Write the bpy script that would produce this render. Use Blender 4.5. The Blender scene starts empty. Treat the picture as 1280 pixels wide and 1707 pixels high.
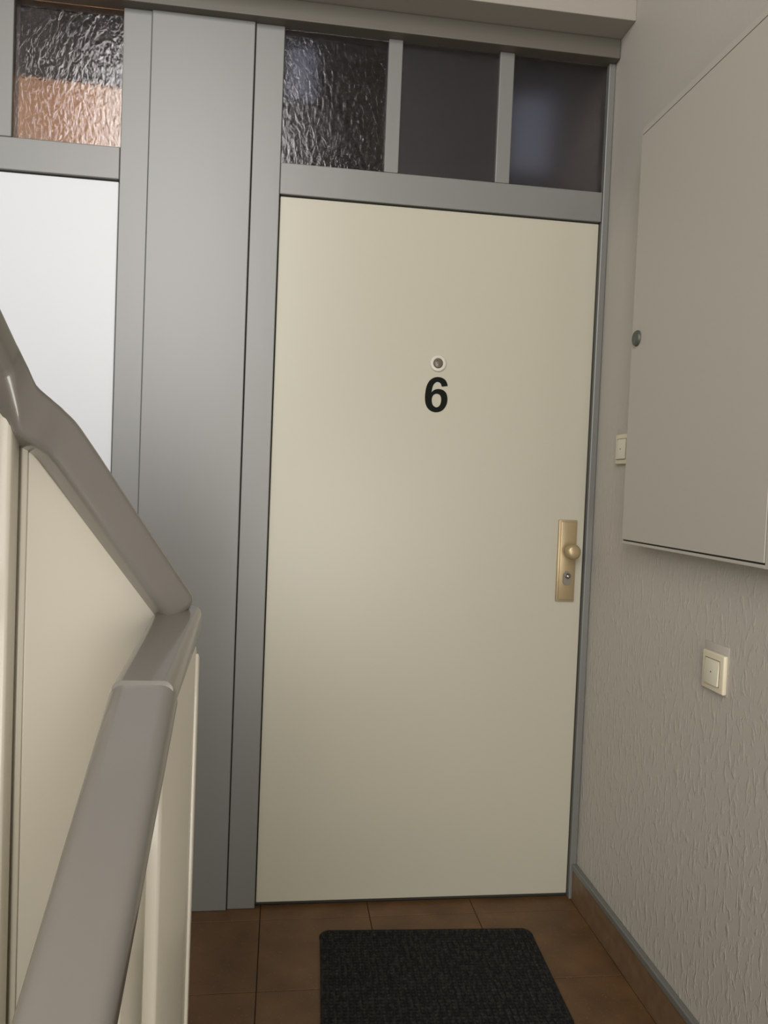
import bpy, bmesh, math, random
from mathutils import Vector, Matrix, noise
random.seed(4)
C = bpy.context.scene.collection
SC = bpy.context.scene

# ------------------------------------------------------------ camera
CAM = Vector((0.0359, -2.1692, 1.2138)); YAW, PITCH, ROLL = 0.1322, -0.0347, 0.0401; FPX = 1285.6
cd = bpy.data.cameras.new('camera'); cam = bpy.data.objects.new('camera', cd); C.objects.link(cam); SC.camera = cam
cd.sensor_fit = 'VERTICAL'; cd.sensor_height = 24.0; cd.lens = FPX / 1707 * 24.0; cd.clip_start = 0.02
cy, sy, cp, sp = math.cos(YAW), math.sin(YAW), math.cos(PITCH), math.sin(PITCH)
f = Vector((sy * cp, cy * cp, sp)); r0 = Vector((cy, -sy, 0)); u0 = r0.cross(f)
r = r0 * math.cos(ROLL) + u0 * math.sin(ROLL); u = -r0 * math.sin(ROLL) + u0 * math.cos(ROLL)
cam.matrix_world = Matrix(((r.x, u.x, -f.x, CAM.x), (r.y, u.y, -f.y, CAM.y), (r.z, u.z, -f.z, CAM.z), (0, 0, 0, 1)))

# ------------------------------------------------------------ world, lights, exposure
W = bpy.data.worlds.new('world'); SC.world = W; W.use_nodes = True
W.node_tree.nodes['Background'].inputs[0].default_value = (0.80, 0.90, 1.0, 1); W.node_tree.nodes['Background'].inputs[1].default_value = 0.6
SC.view_settings.view_transform = 'Standard'; SC.view_settings.look = 'None'; SC.view_settings.gamma = 1
SC.view_settings.use_curve_mapping = False
SC.view_settings.exposure = 0.0
def area(name, loc, target, sx, sy_, power, col):
    l = bpy.data.lights.new(name, 'AREA'); l.shape = 'RECTANGLE'; l.size = sx; l.size_y = sy_; l.energy = power; l.color = col
    o = bpy.data.objects.new(name, l); C.objects.link(o); o.location = loc
    o.rotation_euler = (Vector(target) - Vector(loc)).to_track_quat('-Z', 'Y').to_euler(); return o
area('stair_window_light', (-1.74, -1.75, 2.1), (-0.5, 0, 1.4), 1.0, 1.3, 8, (0.97, 0.98, 1.0))
area('upper_window_light', (-0.84, -4.1, 3.0), (-.84, 0, 2.8), 1.3, 2.7, 134, (1.0, 0.975, 0.94))
area('lower_fill_light', (0.30, -4.1, 0.75), (.4, 0, .5), 1.1, 1.2, 42, (1.0, 0.95, 0.88))  # added warm fill standing in for bounced light low in the stairwell

# ------------------------------------------------------------ materials
def mat(name, col, rough=0.5, metal=0.0, bump=None, spec=0.5, coat=0.0, var=None):
    m = bpy.data.materials.new(name); m.use_nodes = True; nt = m.node_tree; b = nt.nodes['Principled BSDF']
    b.inputs['Base Color'].default_value = (*col, 1); b.inputs['Roughness'].default_value = rough; b.inputs['Metallic'].default_value = metal
    b.inputs['Specular IOR Level'].default_value = spec
    b.inputs['Coat Weight'].default_value = coat; b.inputs['Coat Roughness'].default_value = 0.08
    tc = nt.nodes.new('ShaderNodeTexCoord')
    def noise_node(scale, det, stretch):
        mp = nt.nodes.new('ShaderNodeMapping'); mp.inputs['Scale'].default_value = stretch
        nt.links.new(tc.outputs['Object'], mp.inputs['Vector'])
        n = nt.nodes.new('ShaderNodeTexNoise'); n.inputs['Scale'].default_value = scale; n.inputs['Detail'].default_value = det
        nt.links.new(mp.outputs[0], n.inputs['Vector']); return n
    if var:
        scale, c2, lo, hi, stretch = var
        n = noise_node(scale, 6, stretch); cr = nt.nodes.new('ShaderNodeValToRGB')
        cr.color_ramp.elements[0].position = lo; cr.color_ramp.elements[0].color = (*col, 1)
        cr.color_ramp.elements[1].position = hi; cr.color_ramp.elements[1].color = (*c2, 1)
        nt.links.new(n.outputs['Fac'], cr.inputs[0]); nt.links.new(cr.outputs[0], b.inputs['Base Color'])
    if bump:
        scale, det, stretch, strength, dist = bump
        n = noise_node(scale, det, stretch); bp = nt.nodes.new('ShaderNodeBump')
        bp.inputs['Strength'].default_value = strength; bp.inputs['Distance'].default_value = dist
        nt.links.new(n.outputs['Fac'], bp.inputs['Height']); nt.links.new(bp.outputs[0], b.inputs['Normal'])
    return m
GREY = mat('grey_frame_paint', (0.125, 0.125, 0.113), 0.42, bump=(14, 3, (1, 1, .25), .25, .002), spec=.95)
RAIL = mat('glossy_grey_rail_paint', (0.178, 0.164, 0.145), 0.28, bump=(9, 4, (1, 1, 1), .35, .003), coat=0.5)
CREAM = mat('cream_gloss_paint', (0.64, 0.60, 0.505), 0.35, bump=(8, 3, (1, 1, .2), .35, .003), coat=0.2)
DOOR = mat('cream_white_door_lacquer', (0.395, 0.372, 0.293), 0.35, bump=(5, 2, (1, 1, .4), .1, .002))
DOORW = mat('white_door_lacquer', (0.55, 0.56, 0.58), 0.40)
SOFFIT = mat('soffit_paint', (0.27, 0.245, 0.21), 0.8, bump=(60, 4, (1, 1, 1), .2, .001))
CABM = mat('cabinet_paint', (0.40, 0.37, 0.32), 0.55, bump=(120, 3, (1, 1, 1), .12, .0005))
DARK = mat('dark_gap', (0.03, 0.028, 0.022), 0.9)
IVORY = mat('ivory_plastic', (0.60, 0.54, 0.40), 0.35)
IVORY2 = mat('ivory_rocker_plastic', (0.60, 0.57, 0.45), 0.3)
GOLD = mat('bronze_anodised_aluminium', (0.36, 0.275, 0.155), 0.38, 0.45)
STEEL = mat('steel', (0.75, 0.75, 0.73), 0.15, 1.0)
DSTEEL = mat('dull_steel', (0.22, 0.20, 0.17), 0.4, 0.6)
LENS = mat('peephole_lens', (0.11, 0.09, 0.065), 0.25)
LOCKM = mat('dark_green_grey_plastic', (0.055, 0.065, 0.05), 0.45)
BLACK = mat('black_vinyl', (0.004, 0.005, 0.003), 0.75, spec=.15)
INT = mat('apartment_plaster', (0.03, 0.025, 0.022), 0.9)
ORANGE = mat('orange_plaster', (0.60, 0.33, 0.14), 0.8)
PATCH = mat('smooth_wall_paint', (0.41, 0.38, 0.335), 0.52)
GROUT = mat('grout', (0.045, 0.030, 0.018), 0.9)
SKIRT = mat('brown_skirting_tile', (0.125, 0.075, 0.038), 0.45, var=(30, (0.16, 0.098, 0.05), .4, .65, (1, 1, 1)))

def wall_mat():
    m = mat('stucco_wallpaper', (0.41, 0.38, 0.335), 0.52); nt = m.node_tree; b = nt.nodes['Principled BSDF']
    tc = nt.nodes.new('ShaderNodeTexCoord')
    mp = nt.nodes.new('ShaderNodeMapping'); mp.inputs['Scale'].default_value = (1, 1, .42)
    nt.links.new(tc.outputs['Object'], mp.inputs[0])
    n = nt.nodes.new('ShaderNodeTexNoise'); n.inputs['Scale'].default_value = 75; n.inputs['Detail'].default_value = 3; n.inputs['Distortion'].default_value = .5
    nt.links.new(mp.outputs[0], n.inputs['Vector'])
    cr = nt.nodes.new('ShaderNodeValToRGB'); cr.color_ramp.elements[0].position = .52; cr.color_ramp.elements[1].position = .72
    nt.links.new(n.outputs['Fac'], cr.inputs[0])
    # the render coat thins out upwards: relief strongest in the lower part of the wall
    sx = nt.nodes.new('ShaderNodeSeparateXYZ'); nt.links.new(tc.outputs['Object'], sx.inputs[0])
    mr = nt.nodes.new('ShaderNodeMapRange'); mr.inputs[1].default_value = 0.5; mr.inputs[2].default_value = 1.5
    mr.inputs[3].default_value = 1.0; mr.inputs[4].default_value = 0.12; nt.links.new(sx.outputs[2], mr.inputs[0])
    bp = nt.nodes.new('ShaderNodeBump'); bp.inputs['Distance'].default_value = .0014
    nt.links.new(mr.outputs[0], bp.inputs['Strength']); nt.links.new(cr.outputs[0], bp.inputs['Height']); nt.links.new(bp.outputs[0], b.inputs['Normal'])
    return m
WALLM = wall_mat()

def tile_mat():
    m = mat('brown_terrazzo_tile', (0.13, 0.07, 0.035), 0.5); nt = m.node_tree; b = nt.nodes['Principled BSDF']
    tc = nt.nodes.new('ShaderNodeTexCoord')
    n = nt.nodes.new('ShaderNodeTexNoise'); n.inputs['Scale'].default_value = 9; n.inputs['Detail'].default_value = 8; nt.links.new(tc.outputs['Object'], n.inputs['Vector'])
    cr = nt.nodes.new('ShaderNodeValToRGB'); cr.color_ramp.elements[0].position = .3; cr.color_ramp.elements[1].position = .7
    cr.color_ramp.elements[0].color = (0.074, 0.037, 0.013, 1); cr.color_ramp.elements[1].color = (0.130, 0.066, 0.024, 1)
    nt.links.new(n.outputs['Fac'], cr.inputs[0])
    v = nt.nodes.new('ShaderNodeTexVoronoi'); v.inputs['Scale'].default_value = 260; nt.links.new(tc.outputs['Object'], v.inputs['Vector'])
    c2 = nt.nodes.new('ShaderNodeValToRGB'); c2.color_ramp.elements[0].position = .10; c2.color_ramp.elements[1].position = .22
    c2.color_ramp.elements[0].color = (1, 1, 1, 1); c2.color_ramp.elements[1].color = (0, 0, 0, 1)
    nt.links.new(v.outputs['Distance'], c2.inputs[0])
    n2 = nt.nodes.new('ShaderNodeTexNoise'); n2.inputs['Scale'].default_value = 90; nt.links.new(tc.outputs['Object'], n2.inputs['Vector'])
    c3 = nt.nodes.new('ShaderNodeValToRGB'); c3.color_ramp.elements[0].position = .52; c3.color_ramp.elements[1].position = .62; nt.links.new(n2.outputs['Fac'], c3.inputs[0])
    mu = nt.nodes.new('ShaderNodeMath'); mu.operation = 'MULTIPLY'; nt.links.new(c2.outputs[0], mu.inputs[0]); nt.links.new(c3.outputs[0], mu.inputs[1])
    mx = nt.nodes.new('ShaderNodeMix'); mx.data_type = 'RGBA'; mx.inputs[7].default_value = (0.33, 0.23, 0.13, 1)
    nt.links.new(mu.outputs[0], mx.inputs[0]); nt.links.new(cr.outputs[0], mx.inputs[6]); nt.links.new(mx.outputs[2], b.inputs['Base Color'])
    return m
TILE = tile_mat()

def mat_mat():
    m = mat('charcoal_rib_carpet', (0.010, 0.010, 0.009), 0.95, spec=.15); nt = m.node_tree; b = nt.nodes['Principled BSDF']
    tc = nt.nodes.new('ShaderNodeTexCoord'); mp = nt.nodes.new('ShaderNodeMapping'); mp.inputs['Scale'].default_value = (3, 1.2, 1)
    nt.links.new(tc.outputs['Object'], mp.inputs[0])
    n = nt.nodes.new('ShaderNodeTexNoise'); n.inputs['Scale'].default_value = 45; n.inputs['Detail'].default_value = 4; nt.links.new(mp.outputs[0], n.inputs['Vector'])
    cr = nt.nodes.new('ShaderNodeValToRGB'); cr.color_ramp.elements[0].position = .42; cr.color_ramp.elements[1].position = .8
    cr.color_ramp.elements[0].color = (0.010, 0.010, 0.009, 1); cr.color_ramp.elements[1].color = (0.034, 0.034, 0.031, 1)
    nt.links.new(n.outputs['Fac'], cr.inputs[0]); nt.links.new(cr.outputs[0], b.inputs['Base Color']); return m
MATM = mat_mat()

def glass_mat(name, dist, rough, sc_, ior, tint):
    m = bpy.data.materials.new(name); m.use_nodes = True; nt = m.node_tree; b = nt.nodes['Principled BSDF']
    b.inputs['Base Color'].default_value = (tint, tint * .94, tint * .97, 1); b.inputs['Roughness'].default_value = rough; b.inputs['IOR'].default_value = ior
    b.inputs['Transmission Weight'].default_value = 1.0
    tc = nt.nodes.new('ShaderNodeTexCoord'); mp = nt.nodes.new('ShaderNodeMapping'); mp.inputs['Scale'].default_value = (1, 1, .6); mp.inputs['Rotation'].default_value = (0, .35, 0)
    nt.links.new(tc.outputs['Object'], mp.inputs[0])
    n = nt.nodes.new('ShaderNodeTexNoise'); n.inputs['Scale'].default_value = sc_; n.inputs['Detail'].default_value = 2.0; n.inputs['Distortion'].default_value = .6
    nt.links.new(mp.outputs[0], n.inputs['Vector'])
    bp = nt.nodes.new('ShaderNodeBump'); bp.inputs['Strength'].default_value = .8; bp.inputs['Distance'].default_value = dist
    nt.links.new(n.outputs['Fac'], bp.inputs['Height']); nt.links.new(bp.outputs[0], b.inputs['Normal']); return m
GLASSES = [glass_mat('hammered_glass', .0012, .15, 85, 1.45, .75), glass_mat('faint_hammered_glass', .0003, .3, 85, 1.42, .7), glass_mat('fine_hammered_glass', .0006, .3, 85, 1.35, .7), glass_mat('coarse_hammered_glass', .0011, .11, 90, 1.45, .85)]
def emis(name, col, s):
    m = bpy.data.materials.new(name); m.use_nodes = True; b = m.node_tree.nodes['Principled BSDF']
    b.inputs['Base Color'].default_value = (0, 0, 0, 1); b.inputs['Emission Color'].default_value = (*col, 1); b.inputs['Emission Strength'].default_value = s; return m

# ------------------------------------------------------------ helpers
def obj(name, bm, m, parent=None, smooth=None):
    me = bpy.data.meshes.new(name); bmesh.ops.recalc_face_normals(bm, faces=bm.faces); bm.to_mesh(me); bm.free()
    o = bpy.data.objects.new(name, me); C.objects.link(o); me.materials.append(m)
    if smooth is not None:
        me.shade_smooth()
        try: me.set_sharp_from_angle(angle=math.radians(smooth))
        except Exception: pass
    if parent is not None:
        o.parent = parent; o.matrix_parent_inverse = Matrix.Translation(-parent.location) if parent.type == 'EMPTY' else Matrix.Identity(4)
    return o
def box(bm, x0, x1, y0, y1, z0, z1, bev=0.0, seg=2):
    t = bmesh.new(); bmesh.ops.create_cube(t, size=1)
    for v in t.verts: v.co = Vector(((x0 + x1) / 2 + v.co.x * (x1 - x0), (y0 + y1) / 2 + v.co.y * (y1 - y0), (z0 + z1) / 2 + v.co.z * (z1 - z0)))
    if bev: bmesh.ops.bevel(t, geom=t.edges[:], offset=bev, segments=seg, profile=.5, affect='EDGES')
    me = bpy.data.meshes.new('t'); t.to_mesh(me); t.free(); bm.from_mesh(me); bpy.data.meshes.remove(me)
def bx(name, dims, m, parent=None, bev=0.0, seg=2):
    bm = bmesh.new(); box(bm, *dims, bev, seg); return obj(name, bm, m, parent)
def prism(bm, poly, axis, a0, a1, bev=0):
    """extrude a 2D polygon; axis 0: poly is (y,z); 1: (x,z); 2: (x,y)"""
    def P(p, a): return ((a, p[0], p[1]), (p[0], a, p[1]), (p[0], p[1], a))[axis]
    t = bmesh.new()
    A = [t.verts.new(P(p, a0)) for p in poly]; B = [t.verts.new(P(p, a1)) for p in poly]; n = len(poly)
    t.faces.new(A); t.faces.new(B[::-1])
    for i in range(n): t.faces.new((A[i], B[i], B[(i + 1) % n], A[(i + 1) % n]))
    if bev: bmesh.ops.bevel(t, geom=t.edges[:], offset=bev, segments=2, profile=.5, affect='EDGES')
    me = bpy.data.meshes.new('t'); t.to_mesh(me); t.free(); bm.from_mesh(me); bpy.data.meshes.remove(me)
def lathe(bm, prof, origin, axis, seg=40, sx=1, sy_=1):
    """prof: (radius, height along axis) pairs"""
    q = Vector((0, 0, 1)).rotation_difference(Vector(axis)).to_matrix(); rings = []
    for (rr, h) in prof:
        rings.append([bm.verts.new(Vector(origin) + q @ Vector((rr * math.cos(2 * math.pi * k / seg) * sx, rr * math.sin(2 * math.pi * k / seg) * sy_, h))) for k in range(seg)])
    for a, b in zip(rings, rings[1:]):
        for k in range(seg): bm.faces.new((a[k], a[(k + 1) % seg], b[(k + 1) % seg], b[k]))
    bm.faces.new(rings[0][::-1]); bm.faces.new(rings[-1])
def tag(o, label, cat, group=None):
    o['label'] = label; o['category'] = cat
    if group: o['group'] = group
    return o
def thing(name, label, cat, loc, group=None):
    o = bpy.data.objects.new(name, None); C.objects.link(o); o.location = loc; o.empty_display_size = .05
    return tag(o, label, cat, group)
def struct(name, bm, m, smooth=None):
    o = obj(name, bm, m, None, smooth); o['kind'] = 'structure'; return o
def sbox(name, dims, m, bev=0):
    bm = bmesh.new(); box(bm, *dims, bev); return struct(name, bm, m)

XW = 0.9474                       # plane of the right wall
LX = -1.78                        # left wall
BY = -4.15                        # rear wall of the stairwell
# ------------------------------------------------------------ setting: shell
sbox('wall_right', (XW, XW + .12, BY - .1, 1.7, -1.6, 5.4), WALLM)
# left wall with a tall window opening beside the stair
bm = bmesh.new()
box(bm, LX - .12, LX, BY - .1, -2.3, -1.6, 5.4); box(bm, LX - .12, LX, -1.2, 1.7, -1.6, 5.4)
box(bm, LX - .12, LX, -2.3, -1.2, -1.6, 1.4); box(bm, LX - .12, LX, -2.3, -1.2, 2.8, 5.4)
struct('wall_left', bm, WALLM)
# rear wall with a window high up at the next half landing
bm = bmesh.new()
box(bm, LX, -1.50, BY - .12, BY, -1.6, 5.4); box(bm, .88, XW, BY - .12, BY, -1.6, 5.4); box(bm, .25, .88, BY - .12, BY, 1.4, 5.4); box(bm, -.14, .25, BY - .12, BY, 1.4, 5.4); box(bm, -1.50, -.28, BY - .12, BY, -1.6, 1.4); box(bm, -1.50, -.14, BY - .12, BY, 1.4, 1.64); box(bm, -1.50, -.14, BY - .12, BY, 4.36, 5.4); box(bm, -.28, .88, BY - .12, BY, -1.6, .12)

struct('wall_back', bm, WALLM)
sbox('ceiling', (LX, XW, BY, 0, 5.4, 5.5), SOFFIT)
def window(n, mk):
    bm = bmesh.new()
    for d in mk: box(bm, *d)
    o = struct('window_%d' % n, bm, DOORW); return o
window(1, [(LX - .09, LX - .04, -2.3, -2.25, 1.4, 2.8), (LX - .09, LX - .04, -1.25, -1.2, 1.4, 2.8), (LX - .09, LX - .04, -2.25, -1.25, 1.4, 1.45), (LX - .09, LX - .04, -2.25, -1.25, 2.75, 2.8)])
for n_, (wx0, wx1, wz0, wz1) in ((2, (-1.50, -.14, 1.64, 4.36)), (3, (-.28, .88, .12, 1.4))):  # the low rear one is added as an opening for the fill light
    ya_, yb_ = BY - .09, BY - .04
    window(n_, [(wx0, wx0 + .05, ya_, yb_, wz0, wz1), (wx1 - .05, wx1, ya_, yb_, wz0, wz1), (wx0 + .05, wx1 - .05, ya_, yb_, wz0, wz0 + .05), (wx0 + .05, wx1 - .05, ya_, yb_, wz1 - .05, wz1)])
# lintel / soffit above the door screen
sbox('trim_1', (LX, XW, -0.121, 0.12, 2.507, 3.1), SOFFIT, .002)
# landing slab
sbox('floor', (LX, XW, -1.16, .12, -.16, -0.004), GROUT)
# tiles: one surface, laid on the slab as part of the floor
fl = bpy.data.objects['floor']
g = .0012; T = .3055; bm = bmesh.new()
xs = [LX + .0] + [0.0165 + k * T for k in range(-5, 4)] + [XW]; ys = [.02, -.0585] + [-.0585 - k * .302 for k in range(1, 4)] + [-1.16]
xs = sorted(x for x in xs if LX <= x <= XW)
for i in range(len(xs) - 1):
    for j in range(len(ys) - 1):
        if xs[i + 1] - xs[i] < .01 or ys[j] - ys[j + 1] < .01: continue
        box(bm, xs[i] + g, xs[i + 1] - g, ys[j + 1] + g, ys[j] - g, -.004, 0.0, .0008, 1)
t = obj('tile_surface', bm, TILE, fl); t['label'] = 'brown speckled square tiles'
# steps of the lower flight (below the picture's edge)
for k in range(5):
    bm = bmesh.new(); z = -.165 * (k + 1); y1 = -1.16 - .285 * k
    box(bm, -.06, XW - .001, y1 - .305, y1 - .001, z - .14, z, .003); o = struct('trim_%d' % (20 + k), bm, TILE)

# ------------------------------------------------------------ door screen
FR = 0.0            # front plane of the frame
sc = thing('door_screen_frame', 'grey painted wooden partition framing both doors and their transom windows', 'door frame', (-.21, 0, 0))
ZB = 2.452; ZT = 2.506; G0, G1 = 2.087, 2.452; DT = 2.002
def part(n, *d, bev=.0022, m=GREY): return bx(n, d, m, sc, bev)
part('head_trim', LX + .001, .9445, -.034, .05, ZB, ZT, bev=.003, m=mat('grey_brown_trim', (0.09, 0.081, 0.063), 0.5))  # head trim darker and browner than the rest of the frame
part('centre_panel', -.3503, -.0795, -.006, .04, 0.0005, ZB)
part('jamb', -.4245, -.3507, 0, .05, 0.0005, ZB)
part('jamb', -.0775, 0.0, 0, .05, 0.0005, ZB)
part('jamb', .9265, .946, -.004, .05, 0.0005, ZB)
part('jamb', -1.78, -1.352, 0, .05, 0.0005, ZB)
part('backing_strip', -.36, -.07, .03, .052, 0.0005, ZB, bev=0, m=DARK)
part('transom_rail', .0005, .926, 0, .05, DT, G0)
part('transom_rail', -1.3515, -.425, 0, .05, DT, G0)
for x0, x1 in ((.286, .326), (.6045, .6465), (-.742, -.7), (-1.062, -1.02)):
    part('mullion', x0, x1, 0, .05, G0 + .0003, ZB)
# glazing: one pane per opening
for k, (x0, x1) in enumerate(((.0, .286), (.326, .6045), (.6465, .9265), (-.7, -.4245), (-1.02, -.742), (-1.352, -1.062))):
    bm = bmesh.new(); box(bm, x0 + .0005, x1 - .0005, .012, .016, G0 + .0005, G1 - .0005)
    o = obj('glass_pane', bm, GLASSES[min(k, 3)], sc)
    o['label'] = ('textured dark pane with a cool sheen', 'textured dark brown pane', 'textured violet-grey pane', 'textured pane, orange in its lower part', 'textured dark pane', 'textured dark pane')[k]

# ------------------------------------------------------------ apartment side behind the transoms
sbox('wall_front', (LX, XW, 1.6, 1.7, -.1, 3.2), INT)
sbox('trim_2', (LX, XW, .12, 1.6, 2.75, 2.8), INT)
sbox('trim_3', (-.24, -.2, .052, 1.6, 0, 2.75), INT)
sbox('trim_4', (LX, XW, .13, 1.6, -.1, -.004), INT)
# orange room wall edge seen through the left transom
sbox('trim_5', (-1.1, -.245, .26, .30, 0, 2.372), ORANGE, .012)
l = bpy.data.lights.new('apartment_lamp', 'AREA'); l.size = .25; l.energy = .4; l.color = (1.0, .80, .58)
o = bpy.data.objects.new('apartment_lamp', l); C.objects.link(o); o.location = (-.5, .09, 2.68); o.rotation_euler = (math.radians(35), 0, 0)
# added glow panels behind two panes for the bluish sheen in the glass
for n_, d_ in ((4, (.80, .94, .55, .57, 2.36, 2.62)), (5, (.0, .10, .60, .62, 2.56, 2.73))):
    o = bx('window_%d' % n_, d_, emis('added_pane_glow', (.55, .62, .8), .16)); o['kind'] = 'structure'

# ------------------------------------------------------------ doors
d6 = bx('door_1', (.0025, .9235, .010, .052, .012, DT - .003), DOOR, None, .0025); d6['kind'] = 'structure'
d5 = bx('door_2', (-1.3495, -.4275, .010, .052, .012, DT - .003), DOORW, None, .0025); d5['kind'] = 'structure'
for xx0, xx1 in ((.001, .925), (-1.351, -.426)):
    o = bx('trim_%d' % (7 if xx0 > 0 else 8), (xx0, xx1, .022, .06, .0, .013), DARK); o['kind'] = 'structure'

# peephole
bm = bmesh.new()
lathe(bm, [(.0235, 0), (.0235, .003), (.0215, .005), (.0165, .0056), (.0142, .0045), (.0138, .001)], (.464, .010, 1.567), (0, -1, 0)); pe = obj('peephole', bm, mat('white_ring_plastic', (.50, .475, .40), .3), d6, 30); pe['label'] = 'white ringed door viewer'
bm = bmesh.new()
lathe(bm, [(.0136, 0), (.0136, .003), (.011, .0055), (.0085, .0058), (.0078, .0045), (.004, .0052), (.001, .0056)], (.464, .010, 1.567), (0, -1, 0)); obj('lens', bm, LENS, pe, 30)

# number 6, cut from vinyl: outline traced in the plane of the door, true size
O6 = [(805, 862), (790, 800), (755, 735), (710, 695), (650, 668), (575, 658), (500, 670), (430, 705), (370, 765), (325, 850), (298, 950), (285, 1070), (283, 1180), (295, 1280), (320, 1360), (365, 1430), (430, 1480), (500, 1505), (570, 1508), (640, 1490), (700, 1455), (755, 1395), (795, 1310), (812, 1215), (805, 1120), (778, 1040), (730, 985), (670, 955), (590, 945), (520, 960), (470, 990), (432, 1035),
      (440, 960), (462, 870), (495, 815), (540, 782), (580, 778), (620, 795), (648, 830), (668, 885)]
I6 = [(555, 1062), (500, 1080), (462, 1125), (445, 1190), (447, 1250), (465, 1320), (500, 1365), (550, 1388), (600, 1375), (640, 1330), (660, 1265), (665, 1190), (650, 1120), (615, 1078)]
def loop6(L, n=4):
    out = []
    for i in range(len(L)):
        p0, p1, p2, p3 = (Vector((*L[(i + k - 1) % len(L)], 0)) for k in range(4))
        corner = L is O6 and (i in (31, 39, 0, 30, 38) or (i + 1) % len(L) in (0,))
        for s in range(n):
            tt = s / n
            if corner: q = p1.lerp(p2, tt)
            else: q = .5 * ((2 * p1) + (p2 - p0) * tt + (2 * p0 - 5 * p1 + 4 * p2 - p3) * tt ** 2 + (3 * p1 - p0 - 3 * p2 + p3) * tt ** 3)
            out.append((q.x, q.y))
    return out
cu = bpy.data.curves.new('c', 'CURVE'); cu.dimensions = '2D'; cu.fill_mode = 'BOTH'; cu.extrude = .0006
for L in (O6, I6):
    pts = loop6(L); s = cu.splines.new('POLY'); s.points.add(len(pts) - 1); s.use_cyclic_u = True
    for i, (a, b) in enumerate(pts): s.points[i].co = ((a - 548) / 529 * .0655, (1083 - b) / 850 * .1005, 0, 1)
co = bpy.data.objects.new('c', cu); C.objects.link(co)
dg = bpy.context.evaluated_depsgraph_get(); me = bpy.data.meshes.new_from_object(co.evaluated_get(dg)); bpy.data.objects.remove(co)
n6 = bpy.data.objects.new('door_number', me); C.objects.link(n6); me.materials.clear(); me.materials.append(BLACK)
n6.location = (.463, .0093, 1.4785); n6.rotation_euler = (math.pi / 2, 0, 0)
n6.parent = d6; n6['label'] = 'bold black numeral 6'

# door plate with knob and cylinder
bm = bmesh.new(); box(bm, .844, .900, .002, .010, .893, 1.133, .002); box(bm, .850, .895, -.001, .004, .898, 1.128, .0025); hp = obj('door_plate', bm, GOLD, d6, 40); hp['label'] = 'long bronze coloured door plate'
bm = bmesh.new()
lathe(bm, [(.013, 0), (.0125, .004), (.0105, .008), (.010, .022), (.012, .027), (.018, .030), (.0215, .034), (.0225, .040), (.0222, .046), (.020, .051), (.015, .0545), (.008, .056), (.001, .0563)], (.873, .001, 1.043), (0, -1, 0)); obj('knob', bm, GOLD, hp, 40)
bm = bmesh.new()
prof = []
for k in range(40):
    a = 2 * math.pi * k / 40; prof.append((.8735 + .0125 * math.cos(a), .962 + .0125 * math.sin(a) + (.0085 if math.sin(a) > 0 else -.0085)))
prism(bm, prof, 1, -.0035, .001, .0006); cyl = obj('cylinder_rose', bm, DSTEEL, hp, 40)
bm = bmesh.new(); lathe(bm, [(.0085, 0), (.0085, .004), (.007, .0045), (.0068, .001)], (.8745, -.003, .9695), (0, -1, 0)); obj('cylinder_ring', bm, LENS, hp, 40)
bm = bmesh.new(); lathe(bm, [(.0052, 0), (.0052, .004), (.0042, .007), (.002, .0085), (.0004, .0088)], (.8738, -.003, .969), (0, -1, 0)); obj('lock_core', bm, STEEL, hp, 60)

# ------------------------------------------------------------ right wall: skirting
o = sbox('baseboard_right', (XW - .013, XW, -1.16, .0, 0.0, .090), SKIRT, .0015)
bm = bmesh.new(); box(bm, XW - .016, XW - .0005, -1.16, -.0005, .0895, .108, .003); o = obj('painted_ledge', bm, GREY, o); o['label'] = 'grey painted strip along the top of the tiles'

# cabinet on the right wall
XC = .890; cb = thing('meter_cabinet', 'shallow painted wall cabinet with flush door and dark round lock', 'cabinet', (XW, -.6, 1.094))
bm = bmesh.new(); box(bm, XC + .004, XW - .0005, -.935, -.321, 1.092, 2.122, .0015); obj('body', bm, CABM, cb)
bm = bmesh.new(); box(bm, XC, XC + .0042, -.935, -.9035, 1.092, 2.122, .001)
box(bm, XC, XC + .0042, -.9035, -.321, 1.092, 1.0985, .001); box(bm, XC, XC + .0042, -.9035, -.321, 2.1065, 2.122, .001); obj('frame', bm, CABM, cb)
bm = bmesh.new(); box(bm, XC + .0036, XC + .0043, -.905, -.3215, 1.098, 2.107); obj('door_gap', bm, DARK, cb)
bm = bmesh.new(); box(bm, XC - .0005, XC + .004, -.9010, -.321, 1.1022, 2.1040, .0008); dr = obj('door', bm, CABM, cb)
bm = bmesh.new(); lathe(bm, [(.0195, 0), (.0195, .003), (.0175, .007), (.012, .0095), (.009, .0085), (.004, .0085), (.001, .0085)], (XC, -.352, 1.600), (-1, 0, 0), 32); obj('lock', bm, LOCKM, dr, 30)

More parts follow.
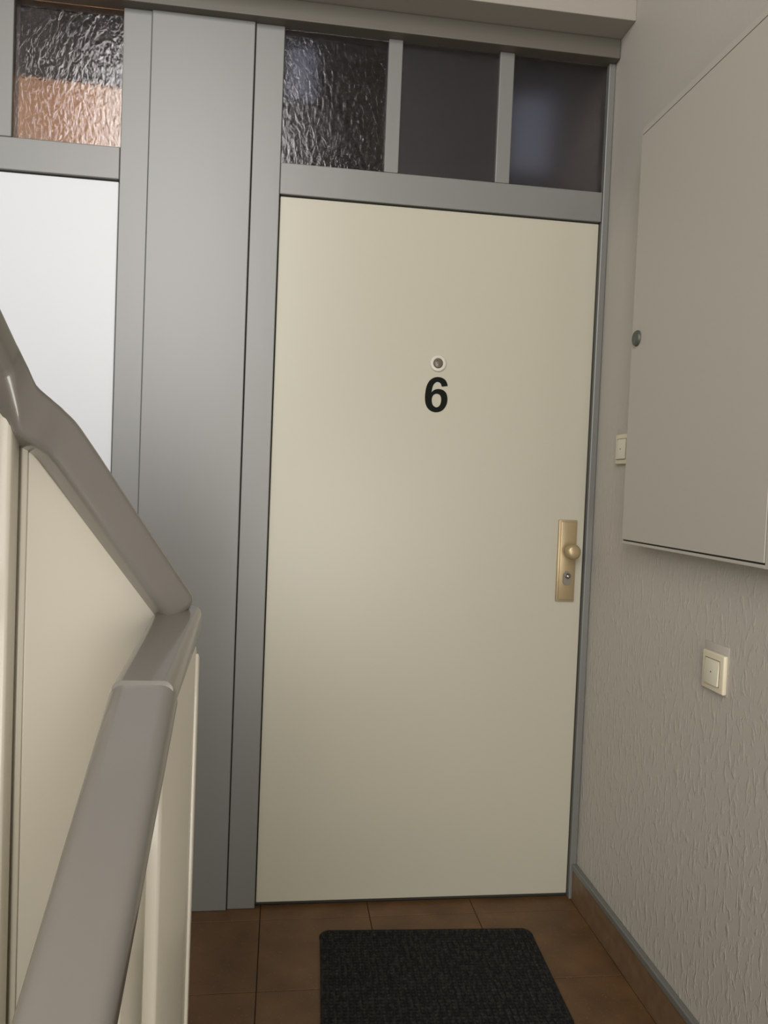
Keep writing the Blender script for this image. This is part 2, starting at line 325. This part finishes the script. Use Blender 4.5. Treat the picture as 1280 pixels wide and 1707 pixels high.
# light switches
def switch(y0, z0, label, rock, tilt, w=.081, h=.081):
    s = thing('light_switch', label, 'light switch', (XW, y0, z0))
    y1 = y0 - w; z1 = z0 + h; ym = (y0 + y1) / 2; zm = (z0 + z1) / 2
    bm = bmesh.new(); box(bm, XW - .0014, XW - .0002, y1 - .001, y0 + .007, z0 - .003, z1 + .017, .0005); o = obj('plaster_patch', bm, PATCH, s, 40); o['label'] = 'smooth wall coloured patch behind the switch'
    bm = bmesh.new(); box(bm, XW - .0115, XW - .0012, y1, y0, z0, z1, .0035, 3); obj('cover_frame', bm, IVORY, s, 40)
    a = rock / 2
    bm = bmesh.new(); box(bm, XW - .0122, XW - .010, ym - a - .0012, ym + a + .0012, zm - a - .0012, zm + a + .0012); obj('recess', bm, mat('recess_shadow_gap', (.17, .12, .06), .8), s)
    # rocker: a wedge, pressed at one end
    bm = bmesh.new()
    xa, xb = (XW - .0165, XW - .0128) if tilt else (XW - .0128, XW - .0165)
    t = bmesh.new()
    vs = [t.verts.new(c) for c in ((XW - .009, ym - a, zm - a), (XW - .009, ym + a, zm - a), (XW - .009, ym + a, zm + a), (XW - .009, ym - a, zm + a),
                                   (xa, ym - a, zm - a), (xa, ym + a, zm - a), (xb, ym + a, zm + a), (xb, ym - a, zm + a))]
    for q in ((0, 1, 2, 3), (4, 7, 6, 5), (0, 4, 5, 1), (1, 5, 6, 2), (2, 6, 7, 3), (3, 7, 4, 0)): t.faces.new([vs[i] for i in q])
    bmesh.ops.bevel(t, geom=t.edges[:], offset=.0012, segments=2, profile=.5, affect='EDGES')
    me = bpy.data.meshes.new('t'); t.to_mesh(me); t.free(); bm.from_mesh(me)
    rk = obj('rocker', bm, IVORY2, s, 40)
    xm = (xa + xb) / 2
    bm = bmesh.new(); lathe(bm, [(.0018, 0), (.0018, .0008), (.001, .001)], (xm + .0003, ym, zm), (-1, 0, 0), 16); obj('indicator', bm, LENS, rk, 40)
    return s
switch(-.640, .813, 'ivory rocker light switch low on the stucco wall under the cabinet', .052, True)
switch(-.150, 1.296, 'ivory light switch beside the door, half hidden by the cabinet edge', .054, True)

# ------------------------------------------------------------ door mat
MX, MY, MW, MD = .459, -.334, .582, .395; nx, ny = 312, 264; bm = bmesh.new(); R = .028
def inside(a, b):
    ax = max(abs(a) - (MW / 2 - R), 0); bx_ = max(abs(b) - (MD / 2 - R), 0); return R - math.hypot(ax, bx_)
grid = {}
for i in range(nx + 1):
    for j in range(ny + 1):
        a = -MW / 2 + MW * i / nx; b = -MD / 2 + MD * j / ny
        d = inside(a, b)
        if d < 0:      # pull corner vertices onto the rounded outline
            sa, sb = math.copysign(1, a), math.copysign(1, b); cx, cy_ = sa * (MW / 2 - R), sb * (MD / 2 - R)
            v = Vector((a - cx, b - cy_)); v = v.normalized() * R; a, b = cx + v.x, cy_ + v.y; d = 0
        rib = .5 + .5 * math.cos(2 * math.pi * a / .0106); dash = .5 + .5 * math.cos(2 * math.pi * (b / .0135 + .5 * (int(math.floor(a / .0106 + .5)) % 2)))
        ra = (.5 + .5 * math.cos(2 * math.pi * (a / .0150 + .08 * noise.noise(Vector((a * 30, b * 30, 4)))))) ** 1.5; rb = (.5 + .5 * math.cos(2 * math.pi * b / .0118)) ** 1.5
        h = .0018 + .0050 * max(ra, .72 * rb) + .0010 * noise.noise(Vector((a * 120, b * 120, 0)))
        if d < .011: h = .0052 + .0008 * math.sin(min(d, .011) / .011 * math.pi)
        if d < .0018: h = .0028
        grid[i, j] = bm.verts.new((a, b, h))
for i in range(nx):
    for j in range(ny): bm.faces.new((grid[i, j], grid[i + 1, j], grid[i + 1, j + 1], grid[i, j + 1]))
bd = [grid[i, 0] for i in range(nx + 1)] + [grid[nx, j] for j in range(1, ny + 1)] + [grid[i, ny] for i in range(nx - 1, -1, -1)] + [grid[0, j] for j in range(ny - 1, 0, -1)]
lo = [bm.verts.new((v.co.x, v.co.y, 0.0002)) for v in bd]
for k in range(len(bd)):
    k2 = (k + 1) % len(bd); bm.faces.new((bd[k], bd[k2], lo[k2], lo[k]))
bm.faces.new(lo)
mt = obj('doormat', bm, MATM, None, 70); mt.location = (MX, MY, 0.0); mt.rotation_euler = (0, 0, math.radians(-2.5))
tag(mt, 'black ribbed doormat lying on brown tiles before the door', 'doormat')

# ------------------------------------------------------------ stair guard
sg = thing('stair_railing', 'cream boarded stair guard capped by a glossy grey handrail', 'railing', (-.1, -1.1, 0))
SL = math.atan(.528)
def rprof(hw, hh, rr, n=5):
    P = []
    for cx, cz, a0 in ((hw - rr, hh - rr, 0), (-hw + rr, hh - rr, 90), (-hw + rr, -hh + rr, 180), (hw - rr, -hh + rr, 270)):
        for k in range(n + 1):
            a = math.radians(a0 + 90 * k / n); P.append((cx + rr * math.cos(a), cz + rr * math.sin(a)))
    return P
def sweep(rings):
    """rings: (centre, right vector, up vector, half width, half height, radius)"""
    bm = bmesh.new(); R_ = []
    for c, rt, up, hw, hh, rr in rings:
        c, rt, up = Vector(c), Vector(rt).normalized(), Vector(up).normalized()
        R_.append([bm.verts.new(c + rt * a + up * b) for a, b in rprof(hw, hh, rr)])
    n = len(R_[0])
    for A, B in zip(R_, R_[1:]):
        for k in range(n): bm.faces.new((A[k], A[(k + 1) % n], B[(k + 1) % n], B[k]))
    bm.faces.new(R_[0]); bm.faces.new(R_[-1][::-1]); return bm
def dense(R, n=4):
    """ease the path between rings so the bends read as rounded wood"""
    out = []
    for i in range(len(R) - 1):
        if i < 3 or i == len(R) - 2: out.append(R[i]); continue
        p0, p1, p2, p3 = (Vector(R[min(max(i + k, 0), len(R) - 1)][0]) for k in (-1, 0, 1, 2))
        if i == len(R) - 3: p3 = p2 + (p2 - p1)
        if i == 3: p0 = p1 - (p2 - p1)
        for q in range(n):
            w = q / n; c = .5 * ((2 * p1) + (p2 - p0) * w + (2 * p0 - 5 * p1 + 4 * p2 - p3) * w ** 2 + (3 * p1 - p0 - 3 * p2 + p3) * w ** 3)
            A, B = R[i], R[i + 1]; L = lambda k: A[k] * (1 - w) + B[k] * w
            out.append((c, Vector(A[1]).lerp(Vector(B[1]), w), Vector(A[2]).lerp(Vector(B[2]), w), L(3), L(4), L(5)))
    return out + [R[-1]]
def frame(t):
    t = Vector(t).normalized(); rt = Vector((t.y, -t.x, 0)).normalized(); return rt, rt.cross(t)
XR = -.1045; HW, HH, RR = .0320, .0215, .011
def seg(p, t, hw=HW, hh=HH, rr=RR):
    rt, up = frame(t); return (p, rt, up, hw, hh, rr)
tA = (0, math.cos(SL), math.sin(SL)); upA = Vector((0, -math.sin(SL), math.cos(SL)))
kA = Vector((XR, -1.318, .9955)) - upA * HH
HA, RA = .0355, .017
rings = [seg(kA - Vector(tA) * 1.3, tA, HA, HH, RA), seg(kA - Vector(tA) * .6, tA, HA, HH, RA), seg(kA - Vector(tA) * .012, tA, HA, HH, RA), seg(kA - Vector(tA) * .004, tA, HA * .97, HH * .97, RA * .95), seg(kA, tA, HA * .9, HH * .88, RA * .8)]
obj('handrail', sweep(rings), RAIL, sg, 50)
tB = (0, .992, .125)
kB = Vector((XR, -1.045, 1.028 - HH)); zB0 = .9965 - HH
rB = [seg(Vector((XR, -1.325, zB0 - .001)), tB), seg(kB, tB)]
tC = Vector((-.150, -.130, .245)).normalized()
c1 = Vector((-.1360, -1.062, 1.062)); c2 = Vector((-.2380, -1.155, 1.2400))
def mixseg(p, t0, t1, w, hw=HW, hh=HH, rr=RR):
    ang0, ang1 = math.atan2(t0[1], t0[0]), math.atan2(t1[1], t1[0])
    if ang1 < ang0 - 1e-6: ang1 += 2 * math.pi
    if ang1 - ang0 > math.pi: ang1 -= 2 * math.pi
    s0 = math.atan2(t0[2], math.hypot(t0[0], t0[1])); s1 = math.atan2(t1[2], math.hypot(t1[0], t1[1]))
    a = ang0 + (ang1 - ang0) * w; s = s0 + (s1 - s0) * w
    return seg(p, (math.cos(a) * math.cos(s), math.sin(a) * math.cos(s), math.sin(s)), hw, hh, rr)
e_ = Vector(tB)
obj('handrail', sweep(rB + [seg(kB + e_ * .010, tB, HW * .97, HH * .98, .011), seg(kB + e_ * .020, tB, HW * .86, HH * .92, .011), seg(kB + e_ * .027, tB, HW * .66, HH * .8, .010), seg(kB + e_ * .031, tB, HW * .38, HH * .6, .008)]), RAIL, sg, 50)
SD = SL; tD = (0, -math.cos(SD), math.sin(SD))
kD = Vector((-.304, -1.234, 1.346))
CH = .0265
rings = [seg(c1 - tC * .052, tC, HW * .8, CH * .7), seg(c1 - tC * .046, tC, HW * .95, CH * .9), seg(c1 - tC * .038, tC, HW, CH), seg(c1.lerp(c2, .5), tC, HW, CH), seg(c2, tC, HW, CH), seg((-.2540, -1.170, 1.2620), (-.75, -.62, .45), HW, .0290), seg((-.2680, -1.185, 1.2740), (-.72, -.68, .35), HW, .031), seg((-.2810, -1.198, 1.2880), (-.75, -.66, .4), HW, .031), mixseg((-.294, -1.214, 1.314), (-.75, -.62, .4), tD, .55, HW, .027), seg(kD, tD), seg(kD + Vector(tD) * .9, tD)]
obj('handrail', sweep(dense(rings)), RAIL, sg, 50)

# boards under the lower rail: each board follows the slope at its top
def topz(y):      # underside of the rail
    return (.9965 - .040 if y > -1.318 else .9965 - .052 + .528 * (y + 1.318)) + (max(0, y + 1.318) * .12)
def board(y0, y1, x0, x1, name='board', rb=.006, top=None):
    z0 = topz(y0) if top is None else top; z1 = topz(y1) if top is None else top
    bm = bmesh.new(); prism(bm, [(y0, -1.5), (y1, -1.5), (y1, z1 + .006), (y0, z0 + .006)], 0, x0, x1, rb); return obj(name, bm, CREAM, sg, 50)
y = CAM.y
bm = bmesh.new()      # end post with a rounded head
ya, yb = y + .800, y + 1.100; zt = .985
arc = [(yb - .022 + .022 * math.sin(a), zt - .022 + .022 * math.cos(a)) for a in [math.pi / 2 * (1 - k / 6) for k in range(7)]]
prism(bm, [(ya, -1.5), (yb, -1.5)] + arc + [(-1.318, topz(-1.317) + .004), (ya, topz(ya) + .006)], 0, -.135, -.0745, .004)
prism(bm, [(yb - .016, -1.5), (yb - .001, -1.5), (yb - .001, zt - .022), (yb - .016, zt - .014)], 0, -.080, -.0705, .0015)

obj('end_post', bm, CREAM, sg, 50)
board(y + .700, y + .850, -.13, -.088)
board(y + .595, y + .705, -.13, -.073)
board(y + .535, y + .600, -.13, -.088)
board(y + .430, y + .538, -.13, -.073)
board(y + .370, y + .434, -.13, -.088)
board(y + .260, y + .372, -.13, -.073)

# diagonal panel closing the end of the stair well
P0 = Vector((-.135, -1.062)); P1 = Vector((-.283, -1.172)); dv = (P1 - P0); nv = Vector((dv.y, -dv.x)).normalized()
if nv.y > 0: nv = -nv
def strip(s0, s1, off, th, zt0, zt1, name, bev=.002, m=CREAM):
    a = P0 + dv * s0 + nv * off; b = P0 + dv * s1 + nv * off; bm = bmesh.new(); t = bmesh.new()
    vs = []
    for q, zz in ((a, zt0), (b, zt1)):
        for o_ in (0, -th):
            for z in (-1.5, zz): vs.append(t.verts.new((q.x + nv.x * o_, q.y + nv.y * o_, z)))
    for f_ in ((0, 1, 3, 2), (4, 6, 7, 5), (0, 4, 5, 1), (2, 3, 7, 6), (0, 2, 6, 4), (1, 5, 7, 3)): t.faces.new([vs[i] for i in f_])
    if bev: bmesh.ops.bevel(t, geom=t.edges[:], offset=bev, segments=2, profile=.5, affect='EDGES')
    me = bpy.data.meshes.new('t'); t.to_mesh(me); t.free(); bm.from_mesh(me); return obj(name, bm, m, sg, 50)
strip(-.04, .955, 0, .022, 1.015, 1.245, 'well_panel', .003)
strip(.955, 1.0, .004, .026, 1.245, 1.252, 'cover_strip', .002)
strip(1.0, 1.25, -.012, .02, 1.252, 1.27, 'backing_strip', 0)
# frontal post below the start of the upper rail
bm = bmesh.new(); box(bm, -.37, -.2780, -1.222, -1.19, -1.5, 1.312, .004); box(bm, -.336, -.303, -1.227, -1.220, -1.5, 1.300, .004); obj('post', bm, CREAM, sg, 50)
# boards below the upper rail
for k in range(4):
    y1 = -1.235 - k * .12; y0 = y1 - .116
    zz = lambda yy: 1.346 - .025 - math.tan(SD) * (yy + 1.225)
    bm = bmesh.new(); prism(bm, [(y0, -.2), (y1, -.2), (y1, zz(y1)), (y0, zz(y0))], 0, -.337, -.300, .004); obj('board', bm, CREAM, sg, 50)
